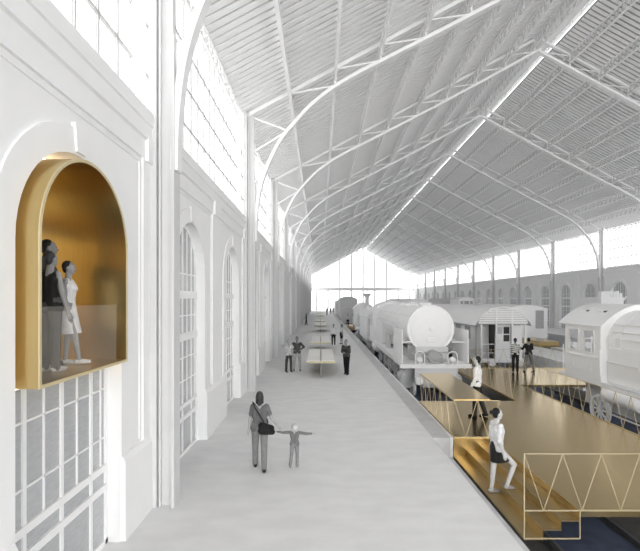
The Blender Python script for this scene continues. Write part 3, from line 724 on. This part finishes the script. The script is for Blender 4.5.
for x0, x1 in ((-1.38,-.52),(.6,1.4)):
    b = MB(); pts = [(x0,-.05,-.2),(x0,-.05,.75),(x0+.08,-.05,.85),(x1-.08,-.05,.85),(x1,-.05,.75),(x1,-.05,-.2)]; b.tube(pts,.03,8); b.tube([(x0,-.05,.3),(x1,-.05,.3)],.02,8); b.tube([((x0+x1)/2,-.05,-.2),((x0+x1)/2,-.05,.8)],.02,8); b.build('guard_rail','clay',t)
for s in (-1,1): MB().lathe([(.2,-.5),(.2,-.45),(.07,-.44),(.07,0)], (s*.87,0,-.3), n=16).build('buffer','clay',t,smooth=35)
coach_wheels(t, (2.2,4.4,17.6,19.8))

def boxcar(label, xc, y, w, L, z0, ze, zp, name='goods_wagon', door=None, m='clay', group=None, win=None):
    t = thing(name, label, 'wagon' if name != 'railway_carriage' else 'carriage', (xc,y,0), group)
    MB().prism([(-w/2,z0)]+[(-w/2+.0,ze)]+[(w/2,ze)]+[(w/2,z0)], .05, L-.05).build('body', m, t)
    MB().shell(arco(w/2+.08,ze-.0,zp), arco(w/2+.08,ze-.05,zp-.05), 0, L).build('roof', m, t, smooth=40)
    MB().prism([(-w/2,ze)]+arco(w/2,ze+.01,zp-.04)[1:-1]+[(w/2,ze)], .08, L-.08).build('gable', m, t)
    b = MB(); b.box(-w/2+.1,w/2-.1,.1,L-.1,z0-.3,z0); 
    for s in (-1,1): b.lathe([(.2,-.4),(.2,-.35),(.07,-.34),(.07,.1)], (s*.87,0,z0-.15), n=14)
    b.build('underframe','clay_pale',t)
    if door:
        x0, x1, a, e = door; MB().box(x0,x1,.02,.06,a,e).build('doorway','clay_grey',t)
    if win:
        for (x0,x1,a,e) in win: MB().box(x0,x1,.02,.06,a,e).build('window_pane','clay_grey',t)
    coach_wheels(t, (1.2, L-1.2))
    return t
boxcar('white boxcar with an open grey doorway right of the boarded carriage', 19.0, 41, 3.7, 9, .1, 2.8, 3.15, door=(.75,1.5,1.0,2.65))
boxcar('white carriage behind the boarded carriage, its flat roof just showing', 11.58, 52, 3.0, 20, .1, 3.0, 3.72, name='railway_carriage')
boxcar('small white railcar with a windowed end rising over the carriage roof', 19.0, 58, 2.0, 4, .1, 3.7, 3.95, win=((-.8,-.45,3.05,3.45),(-.3,.3,3.05,3.45),(.45,.8,3.05,3.45)))
boxcar('grey tank wagon body seen above the carriage roof', 19.0, 66, 2.6, 7, .1, 3.7, 3.85, m='clay_pale')
boxcar('grey and white low wagon on the first track beyond the tender', 5.3, 78, 3.2, 5, -.2, 1.95, 2.15, m='clay_pale')
boxcar('tall white boxcar behind the low grey wagon on the first track', 5.47, 86, 3.4, 8, .1, 3.6, 4.2, m='clay_pale')
boxcar('narrow white wagon farthest away on the first track', 5.3, 108, 3.1, 10, .1, 3.0, 3.4, m='clay')
locomotive('small distant locomotive with a tall flared chimney behind the tender', 5.47, 48.5, length=7.0, deflect=False, zc=1.9, rb=.75, zfloor=.4, eave=2.5, hw=1.2, wheels=[(1.4,.4,0),(3.2,.6,1),(4.8,.6,1),(6.6,.5,0)])
t = [o for o in bpy.data.objects if o.get('label','').startswith('small distant loco')][0]
MB().lathe([(.24,2.5),(.22,3.9),(.30,4.0),(.48,4.25),(.42,4.35),(.25,4.36)], (0,3.6,0), axis='z', n=20).build('chimney','clay_pale',t,smooth=35)
# white crane wagon by the right wall
t = thing('crane_wagon', 'white works vehicle with stepped top in front of the right wall window', 'wagon', (23.4, 36, 0))
b = MB(); b.box(-.3,1.0,0,5,.1,3.85); b.build('body','clay',t)
MB().box(-1.05,-.35,-.4,-.02,.1,4.3).build('side_cabinet','clay',t)
for i, (x, h) in enumerate(((-.15,.35),(.1,.52),(.35,.4),(.6,.5),(.85,.3))): MB().box(x-.1,x+.1,.1,.5,3.85,3.85+h).build('valve','clay',t)
MB().box(-1.2,1.2,-.1,5.1,-.5,.1).build('underframe','clay_pale',t); MB().tube([(.9,.1,.2),(.9,.1,3.4),(1.3,.1,3.9)],.06,8).build('pipe','clay',t)
coach_wheels(t, (1,4))
# low equipment seen between the carriage and the right-hand locomotive
b = thing('inspection_trolley', 'pale inspection trolley with pipes standing on the track behind the deck', 'trolley', (19.0, 30.5, 0))
MB().box(-1.5,1.5,0,3.5,-.3,.05).build('platform','clay_pale',b); m_ = MB()
for x in (-1.3,-.4,.5,1.3): m_.tube([(x,.2,.05),(x,.2,1.2)],.05,8); m_.lathe([(.22,.5),(.25,.7),(.22,1.0)],(x,.0,.5),n=12)
m_.tube([(-1.3,.2,1.0),(1.3,.2,1.0)],.04,8); m_.build('pipe_rack','clay',b); coach_wheels(b,(.8,2.7))

# ------------------------------------------------------------------ people
def remesh(name, mb, vox, m, parent, smooth_it=3, **k):
    me = mb.mesh(name+'_src', None); o = bpy.data.objects.new(name+'_src', me); COL.objects.link(o)
    r = o.modifiers.new('r','REMESH'); r.mode = 'VOXEL'; r.voxel_size = vox
    if smooth_it: s = o.modifiers.new('s','SMOOTH'); s.iterations = smooth_it; s.factor = .5
    dg = bpy.context.evaluated_depsgraph_get(); dg.update(); e = o.evaluated_get(dg)
    nm = bpy.data.meshes.new_from_object(e); nm.name = name
    bpy.data.objects.remove(o); bpy.data.meshes.remove(me)
    nm.materials.clear(); nm.materials.append(m)
    for p in nm.polygons: p.use_smooth = True
    ob = bpy.data.objects.new(name, nm); COL.objects.link(ob); ob.parent = parent
    for a, c in k.items(): ob[a] = c
    return ob
def V(*a): return Vector(a)
def rotx(v, a): return Matrix.Rotation(a, 3, 'X') @ v
def person(label, loc, h, rz, legs=((0,0),(0,0)), arms=None, lean=0, female=False, skin=.5, hair=('short',.03), top=('short',.3), bottom=('trousers',.05), shoes=.03, detail=1, head=(0,0), spread=.03, child=False, group=None, bag=None):
    """faces local +y.  legs: (thigh pitch forward, knee bend) degrees for left,right.  arms: (upper dir, fore dir) left,right"""
    t = thing('person', label, 'person', loc, group, rz)
    S = h/1.75; vox = {2:.0085,1:.013,0:.022}[detail]*max(S,.6)
    sw = .15 if female else .175; hwid = .095 if female else .085
    hs = 1.28 if child else 1.0
    rad = math.radians
    ln = rad(lean)
    hip = V(0,0,0); 
    def up(v): return rotx(v, -ln)
    chest = up(V(0,0,.36)); neck = up(V(0,.005,.50)); headc = up(V(0,.015,.675 if not child else .66)) 
    J = []
    for i, s in enumerate((-1,1)):
        th, kb = legs[i]; H = V(s*.09,0,-.02); d = V(s*spread,math.sin(rad(th)),-math.cos(rad(th))).normalized(); K = H+d*.43
        a2 = th-kb; d2 = V(s*spread*.3,math.sin(rad(a2)),-math.cos(rad(a2))).normalized(); A = K+d2*.42; J.append((H,K,A,a2))
    low = min(j[2].z for j in J)-.075
    off = V(0,0,-low)
    W = lambda v: (v+off)*S
    if arms is None: arms = ((V(-.12,.02,-1),V(-.02,.15,-1)),(V(.12,.02,-1),V(.02,.15,-1)))
    AR = []
    for i, s in enumerate((-1,1)):
        sh = up(V(s*sw,0,.455)); e = sh+V(*arms[i][0]).normalized()*.28; w = e+V(*arms[i][1]).normalized()*.25; AR.append((sh,e,w,V(*arms[i][1]).normalized()))
    sk = skinmat(skin)
    # --- body, one continuous surface
    b = MB(); c = lambda p,q,r1,r2: b.cap(W(p),W(q),r1*S,r2*S)
    for s in (-1,1):
        c(V(s*hwid,0,0),up(V(s*.05,0,.17)),.095,.085); c(up(V(s*.05,0,.17)),up(V(s*.08,0,.36)),.085,.10); c(up(V(s*.08,0,.36)),up(V(s*sw*.85,0,.45)),.10,.05)
    c(up(V(0,-.01,.44)),headc+V(0,0,-.06),.055,.048)
    hr = hs
    b.ball(W(headc), .076*S*hr, .095*S*hr, .108*S*hr, 16, 12); b.ball(W(headc+V(0,.035,-.06)*hr), .052*S*hr,.055*S*hr,.055*S*hr, 12, 8)
    if detail: 
        b.cap(W(headc+V(0,.088,.005)*hr), W(headc+V(0,.106,-.022)*hr), .010*S*hr,.014*S*hr, 6)
        for s in (-1,1): b.ball(W(headc+V(s*.078,-.005,-.01)*hr), .012*S*hr,.02*S*hr,.03*S*hr, 8, 6)
    for (H,K,A,a2) in J:
        c(H,K,.082,.056); c(K,A,.056,.038); 
        f = V(0,math.cos(rad(min(a2,0)*.6)),math.sin(rad(min(a2,0)*.9))); toe = A+f*.15+V(0,0,-.045); c(A+V(0,-.03,-.04),toe,.036,.028)
    for (sh,e,w,fd), s in zip(AR,(-1,1)):
        c(sh,e,.047,.038); c(e,w,.037,.026)
        side = fd.cross(V(0,1,0) if abs(fd.y) < .8 else V(0,0,1)).normalized(); nrm = fd.cross(side).normalized()
        palm = w+fd*.08; c(w,palm,.026,.030); 
        if detail:
            for q, (o_, l_) in enumerate(((-.030,.066),(-.010,.080),(.011,.075),(.030,.058))):
                b0 = palm+nrm*o_*.9; m1 = b0+fd*l_*.55; m2 = m1+(fd+side*(-s)*.35).normalized()*l_*.5; c(b0,m1,.0105,.0095); c(m1,m2,.0095,.008)
            c(w+fd*.03+V(0,.02,0), w+fd*.085+V(0,.055,0), .013,.010)
        else: c(palm,palm+fd*.07,.028,.015)
    body = remesh('body', b, vox, sk, t, 2)
    # --- trousers / skirt
    kind, val = bottom; bm_ = val if not isinstance(val, (int,float)) else grey(val)
    if kind in ('trousers','shorts'):
        b = MB()
        for s in (-1,1): b.cap(W(V(s*hwid,0,.07)),W(V(s*hwid,0,-.01)),.098*S,.112*S)
        b.cap(W(V(-.06,-.01,-.01)),W(V(.06,-.01,-.01)),.105*S,.105*S)
        for (H,K,A,a2) in J:
            b.cap(W(H),W(K),.100*S,.074*S)
            if kind == 'trousers': b.cap(W(K),W(A+V(0,0,-.01)),.074*S,.062*S)
        remesh('trousers', b, vox, bm_, t, 2)
    else:
        zt = .12; hem = {'skirt':.62,'dress':.95,'mini':.5}[kind]
        b = MB(); n = 24; rings = []
        for q in range(9):
            f = q/8
            if f < .3:
                g = f/.3; cen = V(0,0,zt*(1-g)-.0*g); rx = (.125+(.175-.125)*g); ry = .10+.025*g; cx_, cy_ = 0, 0; cz = zt*(1-g)
            else:
                g = (f-.3)/.7*hem; p = [H+(K-H)*g for (H,K,A,a2) in J]
                if g > .95: pass
                cx_ = (p[0].x+p[1].x)/2; cy_ = (p[0].y+p[1].y)/2; cz = min(0,(p[0].z+p[1].z)/2)
                rx = abs(p[1].x-p[0].x)/2+.088-.01*g; ry = abs(p[1].y-p[0].y)/2+.125-.035*g
            slope = 0 if f < .3 else (J[1][1].z-J[0][1].z)*((f-.3)/.7*hem)
            dy = 0 if f < .3 else (J[1][1].y-J[0][1].y)*((f-.3)/.7*hem)
            ring = []
            for k in range(n):
                a = 2*PI*k/n; yy = ry*math.sin(a); zz_ = cz + (yy/ry*slope/2*(1 if dy > 0 else -1) if abs(dy) > .03 else 0)
                ring.append(W(V(cx_+rx*math.cos(a), cy_+yy, zz_)))
            rings.append(ring)
        vs = [v for r_ in rings for v in r_]; fs = [(i*n+k,i*n+(k+1)%n,(i+1)*n+(k+1)%n,(i+1)*n+k) for i in range(8) for k in range(n)]+[tuple(range(n-1,-1,-1)),tuple(8*n+k for k in range(n))]
        b.add(vs, fs); b.build('skirt', bm_, t, smooth=60)
    # --- top
    kind, val = top; tm = val if not isinstance(val, (int,float)) else grey(val)
    b = MB(); lo = -.04 if bottom[0] in ('trousers','shorts') else .08
    g_ = .016
    for s in (-1,1):
        b.cap(W(V(s*hwid*(1.0 if lo<0 else .7),0,lo+.03)),W(up(V(s*.05,0,.17))),(.100+g_ if lo<0 else .095)*S,(.085+g_)*S); b.cap(W(up(V(s*.05,0,.17))),W(up(V(s*.08,0,.36))),(.085+g_)*S,(.10+g_)*S); b.cap(W(up(V(s*.08,0,.36))),W(up(V(s*sw*.8,0,.435))),(.10+g_)*S,(.052+g_)*S)
        if female: b.ball(W(up(V(s*.065,.085,.33))), .055*S, .05*S, .055*S, 10, 8)
    for (sh,e,w,fd) in AR:
        if kind in ('short','long','elbow'): b.cap(W(sh),W(sh+(e-sh)*(.62 if kind == 'short' else 1)),.064*S,.056*S)
        if kind == 'long': b.cap(W(e),W(e+(w-e)*.92),.054*S,.042*S)
    remesh('shirt', b, vox, tm, t, 2)
    # --- shoes
    sm_ = grey(shoes, .5)
    for (H,K,A,a2) in J:
        b = MB(); f = V(0,math.cos(rad(min(a2,0)*.6)),math.sin(rad(min(a2,0)*.9))); b.cap(W(A+V(0,-.035,-.038)),W(A+f*.15+V(0,0,-.043)),.044*S,.034*S); b.cap(W(A+f*.03+V(0,0,-.03)),W(A+f*.09+V(0,0,-.035)),.042*S,.038*S)
        remesh('shoe', b, vox, sm_, t, 1)
    # --- hair
    hk, hv = hair; hm = grey(hv, .6); b = MB(); q = lambda x,y,z: W(headc+V(x,y,z)*hr)
    b.ball(q(0,-.028,.030), .082*S*hr, .086*S*hr, .094*S*hr, 16, 12); b.ball(q(0,-.040,-.015), .074*S*hr, .062*S*hr, .075*S*hr, 14, 10)
    if hk == 'bun': b.ball(q(0,-.125,.035), .045*S*hr, .04*S*hr, .045*S*hr, 12, 8); b.cap(q(0,-.06,.03),q(0,-.11,.035),.03*S,.025*S)
    if hk == 'long': b.cap(q(0,-.05,-.02),q(0,-.06,-.14),.075*S,.055*S); b.cap(q(-.05,-.02,0),q(-.06,-.03,-.13),.04*S,.03*S); b.cap(q(.05,-.02,0),q(.06,-.03,-.13),.04*S,.03*S)
    if hk == 'ponytail': b.cap(q(0,-.09,.03),q(0,-.14,-.02),.03*S,.032*S); b.cap(q(0,-.14,-.02),q(0,-.12,-.14),.032*S,.018*S)
    if hk == 'curly':
        for i in range(14):
            a = i*2.4; z_ = .09-.012*i; rr = math.sqrt(max(.001,.1**2-z_**2))*.85; b.ball(q(rr*math.cos(a),-.02+rr*math.sin(a)*.9 if math.sin(a)<.3 else .02,z_),.034*S*hr,n=8,m=6)
    # keep the face free
    remesh('hair', b, vox, hm, t, 1)
    if detail == 2:
        for s in (-1,1): MB().ball(W(headc+V(s*.030,.083,.012)*hr), .010*S*hr,.006*S*hr,.006*S*hr,8,6).build('eye', grey(.02), t, smooth=True)
        MB().cap(W(headc+V(-.02,.088,-.050)*hr),W(headc+V(.02,.088,-.050)*hr),.006*S*hr,.006*S*hr,6).build('mouth', grey(.2), t, smooth=True)
    t['_p'] = 1; del t['_p']
    return t, dict(W=W, AR=AR, J=J, up=up, S=S)
R_ = math.radians
def at(px, d): return (px-320)/448*d

# people on the platform
wx = at(260, 9.8)
P1, q1 = person('woman with shoulder bag walking away and holding a child by the hand', (wx,9.75,0), 1.72, R_(4), legs=((14,6),(-8,8)), arms=((V(-.22,.02,-1),V(-.12,.12,-1)),(V(.42,-.02,-1),V(.62,.12,-.78))), female=True, skin=.42, hair=('long',.045), top=('short',.16), bottom=('trousers',.24), shoes=.015, detail=2)
# shoulder bag
bg = thing('shoulder_bag', 'black shoulder bag hanging at the back of the walking woman', 'bag', (0,0,0))
def W1(x,y,z): return P1.matrix_basis @ Vector((x,y,z))
b = MB(); pts = [(-.15,-.02,1.46),(-.10,-.125,1.38),(.0,-.15,1.22),(.10,-.145,1.06)]; b.tube([W1(*p) for p in pts], .016, 8); b.tube([W1(*p) for p in [(-.15,.0,1.46),(-.10,.13,1.36),(.02,.14,1.2),(.16,.08,1.05),(.18,-.06,1.02)]], .014, 8); b.build('strap', grey(.015), bg)
b = MB(); b.cap(W1(.06,-.17,.98),W1(.25,-.14,.92),.085,.075); b.cap(W1(.05,-.18,.88),W1(.28,-.14,.84),.08,.06); remesh('bag_body', b, .012, grey(.014), bg, 2)
CHD, q2 = person('small blonde child with arms outstretched beside the woman', (at(294.5,9.85),9.85,0), .96, R_(-4), legs=((-20,35),(6,8)), arms=((V(-1,0,-.05),V(-1,.05,.10)),(V(1,0,-.15),V(1,.05,.02))), skin=.5, hair=('curly',.62), top=('long',.20), bottom=('trousers',.28), shoes=.3, detail=2, child=True)
hip_arms = ((V(-.75,-.15,-.8),V(.75,.35,-.45)),(V(.75,-.15,-.8),V(-.75,.35,-.45)))
person('man in dark sweater standing with hands on hips near the columns', (at(297,23.1),23.1,0), 1.78, R_(-170), arms=hip_arms, skin=.2, hair=('short',.02), top=('long',.07), bottom=('trousers',.42), shoes=.03, detail=1, spread=.12, legs=((4,3),(-3,3)))
person('person in pale shirt and dark trousers beside the hands-on-hips man', (at(289,22.9),22.7,0), 1.68, R_(-150), skin=.4, hair=('short',.12), top=('short',.5), bottom=('trousers',.06), shoes=.05, detail=1, spread=.1)
person('man in black vest standing right of the nearest display table', (at(346.5,22.0),22.0,0), 1.74, R_(150), skin=.25, hair=('short',.015), top=('long',.05), bottom=('trousers',.012), shoes=.012, detail=1, arms=((V(-.15,.1,-1),V(.6,.7,-.1)),(V(.15,.1,-1),V(-.6,.7,-.1))), lean=6, legs=((8,6),(-5,4)))
person('person in white shirt and black trousers right of the second table', (at(333.5,36),36,0), 1.72, R_(170), skin=.3, hair=('short',.02), top=('long',.72), bottom=('trousers',.015), shoes=.02, detail=0)
person('person in white top and black skirt beside the platform kerb', (at(341.5,36.8),36.8,0), 1.66, R_(120), female=True, skin=.35, hair=('long',.02), top=('short',.65), bottom=('dress',.015), shoes=.05, detail=0)
person('person in dark clothes standing alone by the far left columns', (at(306.3,64),64,0), 1.68, R_(-80), skin=.3, hair=('short',.02), top=('long',.02), bottom=('trousers',.02), shoes=.02, detail=0, legs=((10,5),(-10,5)))
person('tiny dark-dressed person far off left of the last table', (at(327,104),104,0), 1.75, R_(40), skin=.3, hair=('short',.02), top=('long',.02), bottom=('trousers',.02), shoes=.02, detail=0)
person('tiny grey-dressed person near the glass end wall', (at(330.6,110),110,0), 1.7, R_(20), skin=.3, hair=('short',.05), top=('short',.2), bottom=('trousers',.1), shoes=.05, detail=0)
person('tiny person in black by the farthest wagon', (at(333.2,118),118,0), 1.6, 0, skin=.3, hair=('short',.05), top=('short',.04), bottom=('trousers',.04), shoes=.05, detail=0)
person('person in white top and black trousers standing on the far tan walkway', (at(347.8,61.5),61.5,.02), 1.7, R_(180), skin=.3, hair=('short',.02), top=('long',.7), bottom=('trousers',.012), shoes=.02, detail=0)
person('person in grey leaning at the back of the far tan walkway', (at(354,62.5),62.5,.02), 1.55, R_(90), skin=.3, hair=('short',.02), top=('long',.3), bottom=('trousers',.05), shoes=.02, detail=0, lean=18)
# deck people
person('woman in white blouse and black skirt climbing the gold steps', (3.78,9.58,-.475), 1.86, R_(-84), female=True, legs=((-3,2),(46,66)), spread=.02, arms=((V(-.08,-.1,-1),V(-.02,.25,-1)),(V(.10,-.15,-1),V(.02,.35,-1))), skin=.58, hair=('bun',.02), top=('elbow',.80), bottom=('skirt',.015), shoes=.4, detail=2)
person('man in white shirt and black trousers walking on the deck by the raised panel', (at(478,14.05),14.1,0), 1.92, R_(60), legs=((6,4),(-8,12)), arms=((V(-.12,.05,-1),V(-.02,.5,-1)),(V(.12,.1,-1),V(.02,.5,-1))), skin=.55, hair=('short',.02), top=('long',.82), bottom=('trousers',.015), shoes=.012, detail=2)
person('woman in striped top and black trousers leaning at the deck railing', (at(516.2,22.6),22.7,0), 1.74, R_(-30), female=True, skin=.4, hair=('ponytail',.04), top=('long',M['stripe']), bottom=('trousers',.02), shoes=.02, detail=1, arms=((V(-.2,.2,-1),V(.2,1,.3)),(V(.2,.3,-1),V(-.2,1,.3))), legs=((8,8),(-6,4)))
person('person in black hooded top and grey jeans seen from behind', (at(529.5,22.6),22.7,0), 1.76, R_(8), skin=.35, hair=('short',.015), top=('long',.015), bottom=('trousers',.22), shoes=.03, detail=1, arms=((V(-.3,.3,-.8),V(.1,.9,.2)),(V(.3,.3,-.8),V(-.1,.9,.2))), legs=((6,3),(-12,4)), spread=.10)
# people in the gold box, floor at z 2.82
ZF = 2.822
def boxp(px, d): return (px-320)/448*d
person('woman in black sleeveless top and wide grey trousers seen from behind in the gold box', (boxp(50,5.42),5.42,ZF), 1.47, R_(-18), female=True, skin=.30, hair=('ponytail',.05), top=('none',.018), bottom=('trousers',.09), shoes=.5, detail=2, arms=((V(-.15,.02,-1),V(-.05,.1,-1)),(V(.22,.05,-1),V(.02,.35,-1))))
person('woman in white dress with short dark hair standing rightmost in the gold box', (boxp(69,6.02),6.0,ZF), 1.40, R_(-75), female=True, skin=.30, hair=('short',.02), top=('none',.78), bottom=('dress',.78), shoes=.7, detail=2, legs=((-4,2),(16,6)), arms=((V(-.15,.05,-1),V(-.02,.15,-1)),(V(.1,-.02,-1),V(.0,.25,-1))))
person('man with dark hair standing behind the two women in the gold box', (boxp(47,5.78),5.80,ZF), 1.66, R_(-60), skin=.25, hair=('short',.015), top=('short',.08), bottom=('trousers',.08), shoes=.05, detail=2)

# ------------------------------------------------------------------ world, camera
# daylight enters through these openings
def portal(name, loc, rot, sx, sy):
    l = bpy.data.lights.new(name, 'AREA'); l.shape = 'RECTANGLE'; l.size = sx; l.size_y = sy; l.cycles.is_portal = True
    o = bpy.data.objects.new(name, l); COL.objects.link(o); o.location = loc; o.rotation_euler = rot
ym = (YFAR+YNEAR)/2; LY = YFAR-YNEAR
portal('daylight_left', (-3.38, ym, 9.0), (0,-PI/2,0), 4.1, LY)
portal('daylight_right', (mx(-3.38), ym, 9.0), (0,PI/2,0), 4.1, LY)
portal('daylight_ridge', (14.86, ym, 19.76), (0,PI/2,0), .6, LY)
portal('daylight_gable', (CX, YFAR+.3, 10.2), (-PI/2,0,0), 34, 20.4)
portal('daylight_front', (CX, YNEAR-.2, 9.5), (PI/2,0,0), 35, 22)

w = bpy.data.worlds.new('World'); scene.world = w; w.use_nodes = True; nt = w.node_tree; bgn = nt.nodes['Background']
tc = nt.nodes.new('ShaderNodeTexCoord'); sp = nt.nodes.new('ShaderNodeSeparateXYZ'); mr = nt.nodes.new('ShaderNodeMapRange')
nt.links.new(tc.outputs['Generated'], sp.inputs[0]); nt.links.new(sp.outputs['X'], mr.inputs['Value'])
mr.inputs['From Min'].default_value = -1; mr.inputs['From Max'].default_value = 1; mr.inputs['To Min'].default_value = 3.0; mr.inputs['To Max'].default_value = 3.0
nt.links.new(mr.outputs['Result'], bgn.inputs['Strength']); bgn.inputs['Color'].default_value = (1,1,1,1)
cam = bpy.data.cameras.new('Camera'); co = bpy.data.objects.new('Camera', cam); COL.objects.link(co); scene.camera = co
co.location = (0,0,3.7); co.rotation_euler = (PI/2,0,0); cam.sensor_width = 36; cam.sensor_fit = 'HORIZONTAL'; cam.lens = 448/640*36; cam.shift_y = 23.5/640; cam.clip_end = 500; cam.clip_start = .05
scene.view_settings.view_transform = 'Standard'; scene.view_settings.look = 'None'; scene.view_settings.gamma = 1; scene.view_settings.use_curve_mapping = False
scene.view_settings.exposure = 1.22
scene.cycles.max_bounces = 18; scene.cycles.diffuse_bounces = 16; scene.cycles.glossy_bounces = 6; scene.cycles.transparent_max_bounces = 16; scene.cycles.use_denoising = True; scene.cycles.use_adaptive_sampling = False; scene.cycles.sample_clamp_indirect = 4
